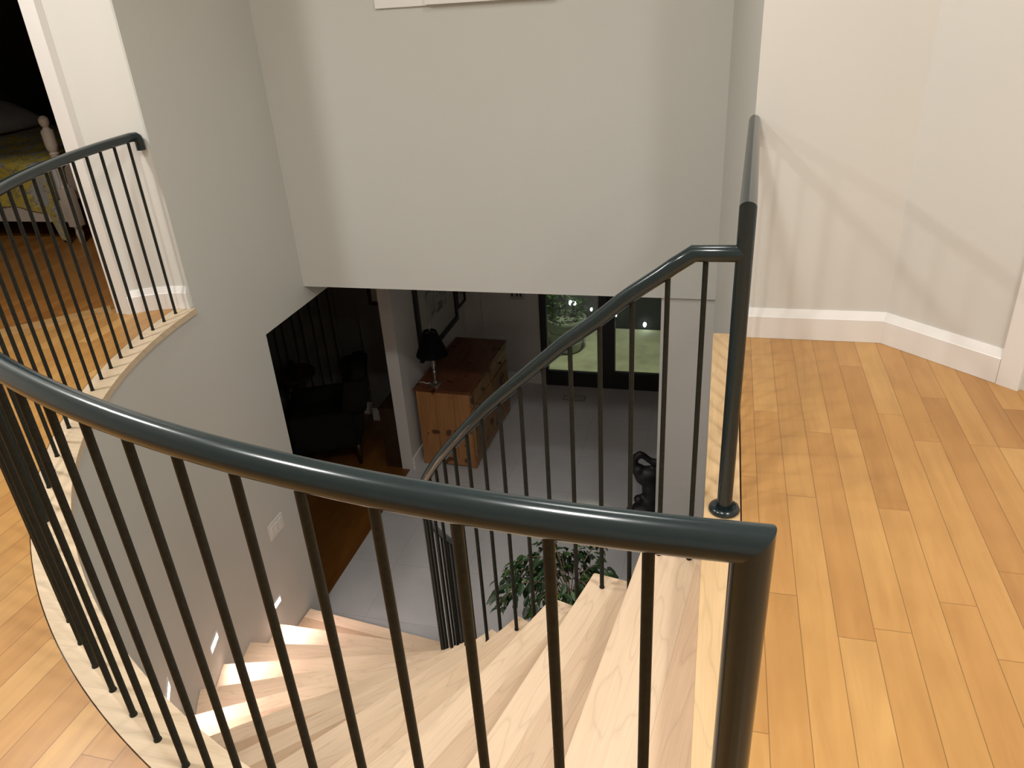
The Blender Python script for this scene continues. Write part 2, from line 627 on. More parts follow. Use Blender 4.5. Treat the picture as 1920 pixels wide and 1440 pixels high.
# den walls
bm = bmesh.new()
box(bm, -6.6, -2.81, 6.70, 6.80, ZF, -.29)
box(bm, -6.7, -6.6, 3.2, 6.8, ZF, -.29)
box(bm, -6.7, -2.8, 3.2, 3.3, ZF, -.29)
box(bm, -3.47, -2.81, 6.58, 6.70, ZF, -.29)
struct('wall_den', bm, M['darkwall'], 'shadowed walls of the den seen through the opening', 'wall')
bm = bmesh.new()
box(bm, -3.72, -3.47, 6.686, 6.70, ZF + .002, ZF + .15, .003)
box(bm, -3.484, -3.47, 6.566, 6.70, ZF + .002, ZF + .15, .003)
box(bm, -3.47, -2.81, 6.566, 6.58, ZF + .002, ZF + .15, .003)
struct('baseboard_den', bm, M['trim'], 'pale baseboard in the den corner', 'baseboard')

# ---- glass door to the patio
M['black'] = flat('black_door_frame', (.010, .011, .012), .4, var=.1)
mg, nt, N, L, b = new_mat('door_glass')
tr = N.new('ShaderNodeBsdfTransparent')
tr.inputs[0].default_value = (.92, .96, .94, 1)
gl = N.new('ShaderNodeBsdfGlossy')
gl.inputs['Roughness'].default_value = .01
fr = N.new('ShaderNodeFresnel')
fr.inputs[0].default_value = 1.5
mx = N.new('ShaderNodeMixShader')
L.new(fr.outputs[0], mx.inputs[0])
L.new(tr.outputs[0], mx.inputs[1])
L.new(gl.outputs[0], mx.inputs[2])
L.new(mx.outputs[0], N['Material Output'].inputs[0])
M['glass'] = mg
bm = bmesh.new()
YD = 7.664
box(bm, XD0, XD0 + .075, YD - .02, YD + .06, ZF, ZD)
box(bm, XD1 - .075, XD1, YD - .02, YD + .06, ZF, ZD)
box(bm, XD0 + .075, XD1 - .075, YD - .02, YD + .06, ZD - .09, ZD)
box(bm, XD0 + .075, -1.187, YD - .02, YD + .06, ZF, ZF + .162)
box(bm, -1.187, -1.010, YD - .02, YD + .06, ZF, ZD - .09)
box(bm, -1.010, XD1 - .075, YD - .02, YD + .06, ZF, ZF + .19)
dr = struct('door_2', bm, M['black'], 'black framed glass patio door with two panes', 'door')
for x0, x1, zb in ((XD0 + .075, -1.187, .162), (-1.010, XD1 - .075, .19)):
    bm = bmesh.new()
    box(bm, x0, x1, YD + .015, YD + .021, ZF + zb, ZD - .09)
    obj('glass_pane', bm, M['glass'], dr)
bm = bmesh.new()
box(bm, -1.10, -1.08, YD - .065, YD - .05, ZF + .95, ZF + 1.10, .004)
box(bm, -1.096, -1.084, YD - .052, YD - .02, ZF + .97, ZF + .985)
box(bm, -1.096, -1.084, YD - .052, YD - .02, ZF + 1.06, ZF + 1.075)
obj('door_handle', bm, M['black'], dr)

# ---- patio outside
M['patio'] = flat('pale_patio_stone', (.40, .40, .29), .8, var=.25, scale=3.5)
bm = bmesh.new()
box(bm, -6, 4, 7.80, 14, ZF - .10, ZF - .03)
struct('ground', bm, M['patio'], 'pale patio paving outside the glass door', 'ground')
M['night'] = flat('night_darkness', (.015, .018, .016), .9, var=.3)
bm = bmesh.new()
box(bm, -6, 4, 9.42, 9.6, ZF - .03, 1.0)  # added dark sheet, stands for the unlit night past the lit paving
struct('night_backdrop', bm, M['night'], 'dark backdrop sheet for the unlit night beyond the patio', 'wall')

# ================================================================== STAIRCASE
st = thing('staircase', 'winding staircase of pale maple treads curving down to the grey tiles', 'staircase', (*SC, ZF))
TH = .036


def arc_hit(px, py, ang):
    """distance along ray from (px,py) at angle ang to the wall circle"""
    dx, dy = cos(ang), sin(ang)
    ox, oy = px - OC[0], py - OC[1]
    bq = ox * dx + oy * dy
    return -bq + math.sqrt(bq * bq - (ox * ox + oy * oy - (R_WALL - .002) ** 2))


RI = 1.3445
for k in range(1, 14):
    a = A0 - DA * k
    ar, ab = radians(a), radians(a + DA)
    rot = Matrix.Rotation(-ar, 2)
    f_in = Vector(P(a, RI))
    L0 = arc_hit(*SC, ar)
    f_out = Vector(P(a, L0))
    nb = Vector((-sin(ab), cos(ab))) * .030           # runs on under the nosing above
    b_in = Vector(P(a + DA, RI)) + nb
    bp = Vector(SC) + nb
    L1 = arc_hit(bp.x, bp.y, ab)
    b_out = bp + Vector((cos(ab), sin(ab))) * L1
    aa, bb = atan2(f_out.y - OC[1], f_out.x - OC[0]), atan2(b_out.y - OC[1], b_out.x - OC[0])
    if bb < aa - .5:
        bb += 2 * pi
    outer = [Vector((OC[0] + (R_WALL - .002) * cos(aa + (bb - aa) * i / 8), OC[1] + (R_WALL - .002) * sin(aa + (bb - aa) * i / 8))) for i in range(1, 8)]
    poly = [f_in, f_out] + outer + [b_out, b_in]
    loc = [rot @ (p - Vector(SC)) for p in poly]
    bm = bmesh.new()
    prism(bm, loc, -TH, 0.0)
    fe = [e for e in bm.edges if all(abs(v.co.y) < 1e-4 for v in e.verts) and abs(e.verts[0].co.z - e.verts[1].co.z) < 1e-6]
    bmesh.ops.bevel(bm, geom=fe, offset=.003, segments=2, affect='EDGES')
    obj('stair_tread', bm, M['tread'], st, loc=(0, 0, -k * RISE - ZF), rotz=ar)
for k in range(1, 15):                                  # riser below the front edge of tread k-1
    a = A0 - DA * (k - 1)
    ar = radians(a)
    L0 = arc_hit(*SC, ar) - .012
    bm = bmesh.new()
    z1 = -TH - (0.0012 if k > 1 else 0)
    box(bm, RI + .004, L0, .022, .040, -RISE + .0005, z1)
    obj('stair_riser', bm, M['riser'], st, loc=(0, 0, -(k - 1) * RISE - ZF), rotz=ar)

# ================================================================== RAILINGS
RR = .0215      # handrail radius
BR = .0071      # baluster radius
ZR = .868 + RR  # handrail axis height on the balcony
RB = 2.734
T0, DT = 184.281, 2.28859


def rail_from(rings, name, parent, caps):
    bm = bmesh.new()
    skin_rings(bm, rings, caps)
    return obj(name, bm, M['metal'], parent, True, 35)


# ---- curved balcony railing
br = thing('balcony_railing', 'curved charcoal railing sweeping round the balcony edge, nearest the camera', 'railing', (*OC, 0))
ang_post = T0 + 38 * DT
pe = P(ang_post - .12, RB, OC)
pts = [(-2.706, 3.239, ZR - .062), (-2.712, 3.239, ZR)] + [(*P(a, RB, OC), ZR) for a in [183.75 + (ang_post - .12 - 183.75) * i / 90 for i in range(91)]]
pts = [(-2.7115, 3.238, ZR - .064), (-2.7115, 3.238, ZR - .022), (-2.713, 3.234, ZR - .008), (-2.7165, 3.226, ZR - .001)] + [p for p in pts[2:] if p[1] < 3.212] + [(*pe, 0.0)]
pts = [Vector(p) - Vector((*OC, 0)) for p in pts]
rings = sweep_rings(pts, RR, 28)
n = len(rings)
rail_from(rings[:3], 'rail_end_stub', br, (True, False))
rail_from(rings[2:n - 1], 'handrail', br, (False, False))
rail_from(rings[n - 2:], 'end_post', br, (False, True))
bm = bmesh.new()
lathe(bm, [(BR + .0018, 0), (BR + .0014, .004), (BR, .007), (BR, ZR - .014)], 14)
base = obj('baluster', bm, M['rod'], br, True, 40)
base.location = (*(Vector(P(T0, RB, OC)) - Vector(OC)), 0)
for i in range(1, 38):
    o = base.copy()
    col.objects.link(o)
    o.parent = br
    o.location = (*(Vector(P(T0 + i * DT, RB, OC)) - Vector(OC)), 0)
    o.rotation_euler[2] = i * .7

# ---- stair railing: landing post, level guard to the wall, spiral handrail, lower newel
PX, PY = .069, 1.919
sr = thing('stair_railing', 'charcoal railing following the inside of the stairs from the landing post down', 'railing', (PX, PY, 0))
off = Vector((PX, PY, 0))
GZ = .899
gx, gy = .1130, 3.205
post_pts = [Vector((PX, PY, 0.0016)) - off, Vector((PX, PY, GZ)) - off, Vector((gx, gy, GZ)) - off, Vector((gx, gy, GZ - .07)) - off]
rings = sweep_rings(post_pts, RR, 28, up=Vector((0, 1, 0)))
post = rail_from(rings[:2], 'newel_post', sr, (True, False))
rail_from(rings[1:3], 'guard_rail', sr, (False, False))
rail_from(rings[2:], 'rail_end_stub', sr, (False, True))
bm = bmesh.new()
lathe(bm, [(.022, 0.0), (.042, 0.0), (.045, .006), (.042, .014), (.034, .018), (.030, .014), (.024, .012)], 32)
c = obj('base_collar', bm, M['metal'], post, True, 50)
c.location = (0, 0, .0015)
# level guard balusters
bm = bmesh.new()
lathe(bm, [(BR + .0018, 0), (BR + .0014, .004), (BR, .007), (BR, GZ - .018)], 14)
base = obj('baluster', bm, M['rod'], sr, True, 40)
NG_ = 11
for i in range(NG_):
    f = (i + 1) / (NG_ + 1)
    o = base if i == 0 else base.copy()
    if i:
        col.objects.link(o)
        o.parent = sr
    o.location = ((gx - PX) * f, (gy - PY) * f, .0012)

# spiral handrail: underside heights measured along the angle
tab = [(267.35, .764), (264.4, .705), (260.6, .635), (257.0, .553), (253.2, .477)]


def under(a):
    if a >= 253.2:
        if a >= 267.35:
            return .764
        for (a1, z1), (a2, z2) in zip(tab, tab[1:]):
            if a2 <= a <= a1:
                return z1 + (z2 - z1) * (a1 - a) / (a1 - a2)
    fr_ = (A0 - a) / DA
    h = .938 if a > 214 else .938 - .095 * (214 - a) / 35
    return -fr_ * RISE + h + (.477 + (A0 - 253.2) / DA * RISE - .938) * max(0, min(1, (a - 240) / 13.2))


RS = 1.400
sp = [Vector((PX, PY, .785)) - off, Vector((*P(267.6, RS), .785)) - off]
AEND = 179.2
na = 84
for i in range(1, na + 1):
    a = 267.6 - (267.6 - AEND) * i / na
    if a < 266.0:
        sp.append(Vector((*P(a, RS), under(a) + RR)) - off)
zend = under(AEND) + RR
tread_end = ceil((A0 - AEND) / DA)
sp.append(Vector((*P(AEND - .6, RS), -tread_end * RISE + .0012)) - off)
rings = sweep_rings(sp, RR, 24)
rail_from(rings[:-1], 'handrail', sr, (True, False))
rail_from(rings[-2:], 'newel_post', sr, (False, True))
a = 268.85
i = 0
while a > AEND + 2.0:
    k = max(1, ceil((A0 - a) / DA))
    x, y = P(a, RS)
    zb = -k * RISE + .0012
    zt = under(a) + .012
    bm = bmesh.new()
    lathe(bm, [(BR + .0018, 0), (BR + .0014, .004), (BR, .007), (BR, zt - zb)], 12)
    obj('baluster', bm, M['rod'], sr, True, 40, loc=(x - PX, y - PY, zb))
    a -= 3.79
    i += 1

# ================================================================== STEP LIGHTS AND SWITCH ON THE CURVED WALL
M['plate'] = flat('white_plastic', (.78, .76, .73), .4, var=.01)
M['steplens'] = emis('step_light_lens', (1.0, .93, .90), 9.0)
LBL = ['recessed step light lowest on the curved wall, just above the bottom treads',
       'recessed step light between the other two on the curved wall',
       'recessed step light highest on the curved wall, closest to the curb']
for (ang, z), lb in zip(((181.9, -2.115), (197.7, -1.700), (213.2, -1.285)), LBL):
    x, y = P(ang, R_WALL, OC)
    t = thing('step_light', lb, 'step light', (x, y, z), radians(ang + 180), 'step lights along the stair wall')
    bm = bmesh.new()
    box(bm, -.002, .006, -.066, .066, .018, .032, .002)     # hood
    box(bm, -.002, .004, -.066, .066, -.030, -.022, .001)
    box(bm, -.002, .004, -.066, -.058, -.022, .018, .001)
    box(bm, -.002, .004, .058, .066, -.022, .018, .001)
    obj('face_plate', bm, M['plate'], t)
    bm = bmesh.new()
    box(bm, -.002, .0015, -.058, .058, -.022, .018)
    obj('lens', bm, M['steplens'], t)
    lt = D.lights.new('step_lamp', 'SPOT')
    lt.energy = 10.0
    lt.color = (1.0, .80, .79)
    lt.spot_size = radians(165)
    lt.spot_blend = 1.0
    lt.shadow_soft_size = .03
    lo = D.objects.new('step_lamp', lt)
    col.objects.link(lo)
    ix, iy = P(ang, R_WALL - .05, OC)
    lo.location = (ix, iy, z)
    d = Vector((-cos(radians(ang)) * 1.7, -sin(radians(ang)) * 1.7, -1.0))
    lo.rotation_euler = d.to_track_quat('-Z', 'Y').to_euler()

x, y = P(177.7, R_WALL, OC)
x = XL
y = 3.382 + 2.68 * sin(radians(180 - 177.7))
t = thing('light_switch', 'white switch plate with three rockers on the curved wall', 'light switch', (x, y, -1.625), 0)
bm = bmesh.new()
box(bm, -.001, .005, -.083, .083, -.058, .058, .002)
obj('face_plate', bm, M['plate'], t)
for q in (-.047, 0, .047):
    bm = bmesh.new()
    box(bm, .004, .009, q - .016, q + .016, -.033, .033, .002)
    obj('rocker', bm, M['plate'], t)

# white panels hung high on the front wall (only the lower edge shows)
t = thing('wall_panel', 'pale wall panel whose lower edge shows at the top of the front wall', 'wall panel', (-1.90, 4.387, 1.356))
bm = bmesh.new()
box(bm, 0, .30, -.018, -.0005, 0, .62, .003)
obj('narrow_panel', bm, M['trim'], t)
bm = bmesh.new()
box(bm, .30, 1.02, -.045, -.0005, 0.004, .62, .003)
obj('wide_panel', bm, M['trim'], t)

# ================================================================== LOWER HALL FURNITURE
def pine(name, c0, c1, rough=.4, axis='x'):
    m, nt, N, L, b = new_mat(name)
    g = NG(nt)
    x, y, z = g.obj_xyz()
    if axis == 'z':
        al, ac, ad = z, y, x
    elif axis == 'x':
        al, ac, ad = x, y, z
    else:
        al, ac, ad = y, x, z
    n1 = g.noise(g.vec(g.math('MULTIPLY', al, 2.0), g.math('MULTIPLY', ac, 22.0), g.math('MULTIPLY', ad, 22.0)), 1.0, 4, .6, .8)
    n2 = g.noise(g.vec(x, y, z), 7.0, 1, .5)
    c = g.ramp(n1, [(.3, c0), (.7, c1)])
    c = g.mix(g.math('GREATER_THAN', n2, .655), c, tuple(v * .35 for v in c0))
    L.new(c, b.inputs['Base Color'])
    b.inputs['Roughness'].default_value = rough
    return m


M['pine'] = pine('honey_pine', (.30, .135, .048), (.41, .20, .072), .4, 'z')
M['pinetop'] = pine('red_brown_pine_top', (.085, .027, .012), (.16, .054, .021), .3, 'y')
M['pinefront'] = pine('dark_pine_front', (.20, .10, .04), (.31, .17, .068), .42, 'z')
CX, CY, CW_, CD, CH = -2.645, 5.84, .565, 1.19, .83       # back on the wall, long side along y
t = thing('pine_chest', 'old reddish pine chest against the picture wall of the lower hall', 'chest', (CX, CY, ZF + .001), radians(-1.6))
bm = bmesh.new()
box(bm, .015, CW_ - .02, .02, CD - .02, .08, CH - .03, .004)
obj('body', bm, M['pine'], t)
bm = bmesh.new()
box(bm, 0, CW_, 0, CD, CH - .03, CH, .006)
obj('top', bm, M['pinetop'], t)
bm = bmesh.new()
box(bm, .01, CW_ - .01, .01, CD - .01, .02, .09, .006)
for yy in (.01, CD - .09):
    for xx in (.01, CW_ - .09):
        box(bm, xx, xx + .08, yy, yy + .08, 0, .03, .004)
obj('plinth', bm, M['pine'], t)
bm = bmesh.new()                                            # end boards facing the camera, gaps between
for x0, x1 in ((.02, .205), (.208, .385), (.388, CW_ - .025)):
    box(bm, x0, x1, .010, .022, .09, CH - .03, .002)
obj('end_panel', bm, M['pine'], t)
M['knob'] = flat('dark_knob', (.03, .02, .015), .35)
for y0 in (.04, .61):
    bm = bmesh.new()
    box(bm, CW_ - .022, CW_ - .006, y0, y0 + .54, .64, .785, .004)
    d_ = obj('drawer', bm, M['pinefront'], t)
    bm = bmesh.new()
    lathe(bm, [(.008, 0), (.008, .012), (.018, .02), (.016, .03), (.004, .034)], 16)
    k_ = obj('knob', bm, M['knob'], d_, True, 50, loc=(CW_ - .006, y0 + .27, .712))
    k_.rotation_euler = (0, radians(90), 0)
    bm = bmesh.new()
    box(bm, CW_ - .022, CW_ - .008, y0, y0 + .54, .10, .625, .003)
    d_ = obj('door', bm, M['pinefront'], t)
    bm = bmesh.new()
    for a_, b_ in ((y0, y0 + .07), (y0 + .47, y0 + .54)):
        box(bm, CW_ - .010, CW_ - .001, a_, b_, .10, .625, .003)
    for a_, b_ in ((.10, .18), (.545, .625)):
        box(bm, CW_ - .010, CW_ - .001, y0 + .07, y0 + .47, a_, b_, .003)
    obj('door_frame', bm, M['pinefront'], d_)
    bm = bmesh.new()
    lathe(bm, [(.008, 0), (.008, .012), (.016, .02), (.004, .032)], 16)
    k_ = obj('knob', bm, M['knob'], d_, True, 50, loc=(CW_ - .001, y0 + (.50 if y0 < .1 else .035), .40))
    k_.rotation_euler = (0, radians(90), 0)

# table lamp
M['nickel'] = flat('brushed_nickel', (.42, .40, .37), .28, metal=1.0, var=.1)
M['shade'] = flat('black_lamp_shade', (.003, .004, .005), .8, var=.2, scale=60, spec=.15)
LX, LY, LZ = -2.455, 5.945, ZF + CH + .0015
t = thing('table_lamp', 'nickel table lamp with black cone shade on the pine chest', 'lamp', (LX, LY, LZ))
bm = bmesh.new()
lathe(bm, [(.057, 0), (.057, .008), (.050, .014), (.022, .022), (.020, .030)], 32)
obj('base', bm, M['nickel'], t, True, 40)
bm = bmesh.new()
lathe(bm, [(.020, .030), (.014, .036), (.015, .12), (.018, .135), (.012, .145), (.013, .16), (.024, .20), (.026, .225), (.022, .26), (.013, .295), (.012, .33), (.011, .58)], 24)
obj('stem', bm, M['nickel'], t, True, 40)
bm = bmesh.new()
lathe(bm, [(.147, .31), (.060, .54), (.058, .54), (.145, .31)], 40, cap=False)
sh_ = obj('lamp_shade', bm, M['shade'], t, True, 40)
bm = bmesh.new()
for q in range(3):
    aq = 2 * pi * q / 3
    tube(bm, [(0, 0, .535), (.057 * cos(aq), .057 * sin(aq), .535)], .0025, 6)
obj('shade_ring', bm, M['nickel'], sh_, True)
bm = bmesh.new()
lathe(bm, [(.004, .535), (.010, .565), (.007, .575), (.010, .583), (.002, .595)], 16)
obj('finial', bm, M['nickel'], t, True, 50)
bm = bmesh.new()
tube(bm, [(-.05, .01, .006), (-.09, -.005, .005), (-.13, .02, .004), (-.165, .015, .004)], .0035, 8)
obj('cord', bm, M['plate'], t, True)


# framed pictures on the left wall
def sketch_mat(name):
    m, nt, N, L, b = new_mat(name)
    g = NG(nt)
    x, y, z = g.obj_xyz()
    f = g.noise(g.vec(x, g.math('MULTIPLY', y, 1.6), g.math('MULTIPLY', z, .9)), 9.0, 5, .65, 1.6)
    ln = g.math('LESS_THAN', g.math('ABSOLUTE', g.math('SUBTRACT', f, .5)), .018)
    f2 = g.noise(g.vec(x, y, z), 5.0, 4, .6, .8)
    bl = g.math('GREATER_THAN', f2, .60)
    k = g.math('MAXIMUM', ln, g.math('MULTIPLY', bl, .7))
    L.new(g.mix(k, (.50, .50, .46), (.05, .05, .05)), b.inputs['Base Color'])
    b.inputs['Roughness'].default_value = .5
    return m


M['mat'] = flat('picture_mat', (.50, .50, .45), .55, var=.03)
M['sketch'] = sketch_mat('ink_sketch')
M['frameblk'] = flat('black_frame', (.010, .010, .010), .35)
mgl, nt, N, L, b = new_mat('picture_glass')
tr = N.new('ShaderNodeBsdfTransparent')
gl = N.new('ShaderNodeBsdfGlossy')
gl.inputs['Roughness'].default_value = .03
mx = N.new('ShaderNodeMixShader')
mx.inputs[0].default_value = .05
L.new(tr.outputs[0], mx.inputs[1])
L.new(gl.outputs[0], mx.inputs[2])
L.new(mx.outputs[0], N['Material Output'].inputs[0])


def picture(name, label, x, y0, y1, z0, z1, fw, mw, group=None, art=True, nx=1, fm='frameblk'):
    """hangs on a wall facing +x (nx=1)"""
    t = thing(name, label, 'picture', (x, y0, z0), 0, group)
    w, h = y1 - y0, z1 - z0
    bm = bmesh.new()
    for a_ in ((0, w, 0, fw), (0, w, h - fw, h), (0, fw, fw, h - fw), (w - fw, w, fw, h - fw)):
        box(bm, .001, .034, a_[0], a_[1], a_[2], a_[3], .002)
    obj('frame', bm, M[fm], t)
    bm = bmesh.new()
    box(bm, .004, .014, fw - .004, w - fw + .004, fw - .004, h - fw + .004)
    obj('mat_board', bm, M['mat'], t)
    if art:
        bm = bmesh.new()
        box(bm, .0142, .0150, mw, w - mw, mw * 1.15, h - mw)
        obj('drawing', bm, M['sketch'], t)
    bm = bmesh.new()
    box(bm, .022, .024, fw - .003, w - fw + .003, fw - .003, h - fw + .003)
    obj('picture_glass', bm, mgl, t)
    return t


picture('framed_picture', 'large black framed ink drawing hanging over the pine chest', -2.692, 6.20, 7.315, ZF + .915, ZF + 2.22, .055, .26)
picture('framed_picture', 'narrow black framed picture beside the large ink drawing', -2.692, 7.335, 7.60, ZF + 1.02, ZF + 1.75, .02, .07)

# outlets / switches on the back wall
t = thing('wall_switch', 'grey switch plate with dark buttons on the lower back wall', 'light switch', (-2.17, 7.664, ZF + 1.03))
bm = bmesh.new()
box(bm, 0, .165, -.006, -.0005, 0, .115, .002)
obj('face_plate', bm, flat('dim_plate', (.40, .39, .38), .5), t)
for q in (.03, .085, .125):
    bm = bmesh.new()
    box(bm, q - .009, q + .009, -.010, -.004, .035, .075, .002)
    obj('button', bm, M['black'], t)

# floor vent
t = thing('floor_vent', 'flat rectangular vent set in the tiles before the glass door', 'vent', (-1.54, 7.30, ZF + .0015))
bm = bmesh.new()
for a_ in ((0, .245, 0, .012), (0, .245, .108, .12), (0, .012, .012, .108), (.233, .245, .012, .108)):
    box(bm, a_[0], a_[1], a_[2], a_[3], 0, .004)
obj('frame', bm, flat('vent_edge', (.25, .25, .25), .4), t)
bm = bmesh.new()
box(bm, .012, .233, .012, .108, 0, .002)
obj('insert', bm, flat('vent_insert', (.46, .46, .46), .3), t)

# dark sculpture
M['bronze'] = flat('black_bronze', (.006, .006, .007), .5, var=.3, scale=20)
SX, SY, SZ = -.463, 5.307, ZF
bm = bmesh.new()
S = lambda px, py: ((px - 1205) * .00405, (975 - py) * .00530)    # metres right / up from the foot


def sph(px, py, rx, ry, dz=0.0, dep=None):
    x_, z_ = S(px, py)
    ellipsoid(bm, (x_, dz, z_), (rx * .00405, (dep or rx) * .00405, ry * .0045))


sph(1216, 958, 38, 22, 0, 26)
sph(1222, 938, 26, 20, 0, 22)
sph(1196, 932, 11, 9, -.03)
sph(1180, 952, 10, 9, -.04)
sph(1226, 915, 25, 28, 0, 20)
sph(1216, 892, 30, 21, 0, 20)
sph(1195, 882, 14, 14, .0)
for px, py, r in ((1186, 872, 8), (1186, 864, 8), (1190, 857, 8), (1197, 853, 8), (1205, 855, 7), (1212, 860, 7), (1219, 864, 7), (1226, 866, 8), (1232, 866, 8), (1240, 868, 10), (1246, 878, 12), (1240, 890, 14)):
    sph(px, py, r, r, 0, r)
me = D.meshes.new('sculpture')
bm.to_mesh(me)
bm.free()
so = D.objects.new('sculpture', me)
col.objects.link(so)
me.materials.append(M['bronze'])
so.location = (SX, SY, SZ + .003)
so.rotation_euler[2] = radians(5)
rm = so.modifiers.new('remesh', 'REMESH')
rm.mode = 'VOXEL'
rm.voxel_size = .012
rm.use_smooth_shade = True
sm = so.modifiers.new('smooth', 'SMOOTH')
sm.iterations = 10
dg = bpy.context.evaluated_depsgraph_get()
me2 = D.meshes.new_from_object(so.evaluated_get(dg))
so.modifiers.clear()
so.data = me2
zmin = min(v.co.z for v in me2.vertices)
so.location.z = ZF + .001 - zmin
tag(so, 'black abstract sculpture with a looped arm beside the lower wall end', 'sculpture')

# ---- potted weeping fig in the stair centre
M['pot'] = flat('clay_grey_pot', (.20, .18, .16), .6)
M['bark'] = flat('bark', (.16, .11, .07), .8, var=.3, scale=40)
ml, nt, N, L, b = new_mat('fig_leaf')
g = NG(nt)
gn = N.new('ShaderNodeNewGeometry')
rr = gn.outputs['Random Per Island']
L.new(g.ramp(rr, [(0.0, (.012, .035, .012)), (.5, (.022, .062, .018)), (.82, (.045, .11, .025)), (1.0, (.10, .20, .04))]), b.inputs['Base Color'])
b.inputs['Roughness'].default_value = .38
M['leaf'] = ml
TX, TY = -.70, 3.33
t = thing('potted_fig_tree', 'leafy green weeping fig in a pot inside the curve of the stairs', 'plant', (TX, TY, ZF + .001))
bm = bmesh.new()
lathe(bm, [(.13, 0), (.15, .01), (.20, .36), (.21, .38), (.195, .38), (.185, .34), (.02, .33)], 32)
obj('pot', bm, M['pot'], t, True, 40)
bm = bmesh.new()
lathe(bm, [(.183, .335), (.10, .345), (.01, .345)], 24)
obj('soil', bm, flat('soil', (.04, .03, .02), .9), t)
bm = bmesh.new()
rnd = random.Random(5)
leaf_spots = []
tube(bm, [(0, 0, .34), (.012, .01, .55), (-.01, .015, .75), (.0, .0, .95)], .016, 8)
for i in range(26):
    aq = i * 2.4 + rnd.uniform(-.3, .3)
    reach = rnd.uniform(.18, .40)
    if cos(aq) < -.3:
        reach *= 1.1
    top = rnd.uniform(1.02, 1.27) - .25 * max(0, reach - .25)
    drop = rnd.uniform(.08, .34)
    p0 = Vector((0, 0, rnd.uniform(.70, .95)))
    p1 = Vector((cos(aq) * reach * .45, sin(aq) * reach * .45, top))
    p2 = Vector((cos(aq) * reach * .85, sin(aq) * reach * .85, top - drop * .3))
    p3 = Vector((cos(aq) * reach * 1.08, sin(aq) * reach * 1.08, top - drop))
    path = []
    for s in range(13):
        u = s / 12
        path.append(p0 * (1 - u) ** 3 + p1 * 3 * u * (1 - u) ** 2 + p2 * 3 * u * u * (1 - u) + p3 * u ** 3)
    tube(bm, path, .0035, 5)
    for s in range(4, 13):
        for _ in range(4):
            leaf_spots.append((path[s] + Vector((rnd.uniform(-.04, .04), rnd.uniform(-.04, .04), rnd.uniform(-.045, .03))), aq))
obj('trunk', bm, M['bark'], t, True)
bm = bmesh.new()
for p, aq in leaf_spots:
    ln = rnd.uniform(.055, .088)
    wd = ln * rnd.uniform(.36, .48)
    yaw = aq + rnd.uniform(-1.1, 1.1)
    pitch = rnd.uniform(-1.25, -.15)
    dv = Vector((cos(yaw) * cos(pitch), sin(yaw) * cos(pitch), sin(pitch)))
    sv = dv.cross(Vector((0, 0, 1))).normalized()
    sv = (Matrix.Rotation(rnd.uniform(-.7, .7), 3, dv) @ sv)
    nv = sv.cross(dv)
    mid = [p, p + dv * ln * .35 - nv * .004, p + dv * ln * .7 - nv * .006, p + dv * ln - nv * .016]
    v0 = bm.verts.new(mid[0])
    v3 = bm.verts.new(mid[3])
    a1, b1 = bm.verts.new(mid[1] + sv * wd * .5 + nv * .006), bm.verts.new(mid[1] - sv * wd * .5 + nv * .006)
    a2, b2 = bm.verts.new(mid[2] + sv * wd * .34 + nv * .004), bm.verts.new(mid[2] - sv * wd * .34 + nv * .004)
    m1, m2 = bm.verts.new(mid[1]), bm.verts.new(mid[2])
    for f in ((v0, a1, m1), (v0, m1, b1), (a1, a2, m2, m1), (m1, m2, b2, b1), (a2, v3, m2), (m2, v3, b2)):
        bm.faces.new(f)
obj('foliage', bm, M['leaf'], t, True)

# ---- outdoor planter seen through the left pane
M['glazed'] = flat('pale_glazed_pot', (.30, .34, .28), .4, var=.12)
t = thing('patio_planter', 'big pale ribbed planter with shrub outside the left glass pane', 'planter', (-1.757, 8.70, ZF - .029))
t.scale = (.66, .66, .66)
bm = bmesh.new()
lathe(bm, [(.24, 0), (.27, .02), (.31, .18), (.325, .20), (.315, .22), (.335, .40), (.35, .42), (.34, .44), (.36, .60), (.39, .62), (.385, .66), (.34, .66), (.33, .58), (.02, .57)], 40)
obj('pot', bm, M['glazed'], t, True, 30)
bm = bmesh.new()
for i in range(420):
    th, ph = rnd.uniform(0, 2 * pi), rnd.uniform(0, 1)
    rad = .36 * rnd.uniform(.3, 1)
    p = Vector((rad * cos(th), rad * sin(th), .62 + .55 * ph * (1.1 - rad)))
    ln = rnd.uniform(.06, .11)
    dv = Vector((cos(th), sin(th), rnd.uniform(-.4, 1))).normalized()
    sv = dv.cross(Vector((rnd.uniform(-1, 1), rnd.uniform(-1, 1), 1))).normalized()
    q = [bm.verts.new(p), bm.verts.new(p + dv * ln * .5 + sv * ln * .2), bm.verts.new(p + dv * ln), bm.verts.new(p + dv * ln * .5 - sv * ln * .2)]
    bm.faces.new(q)
obj('foliage', bm, M['leaf'], t)

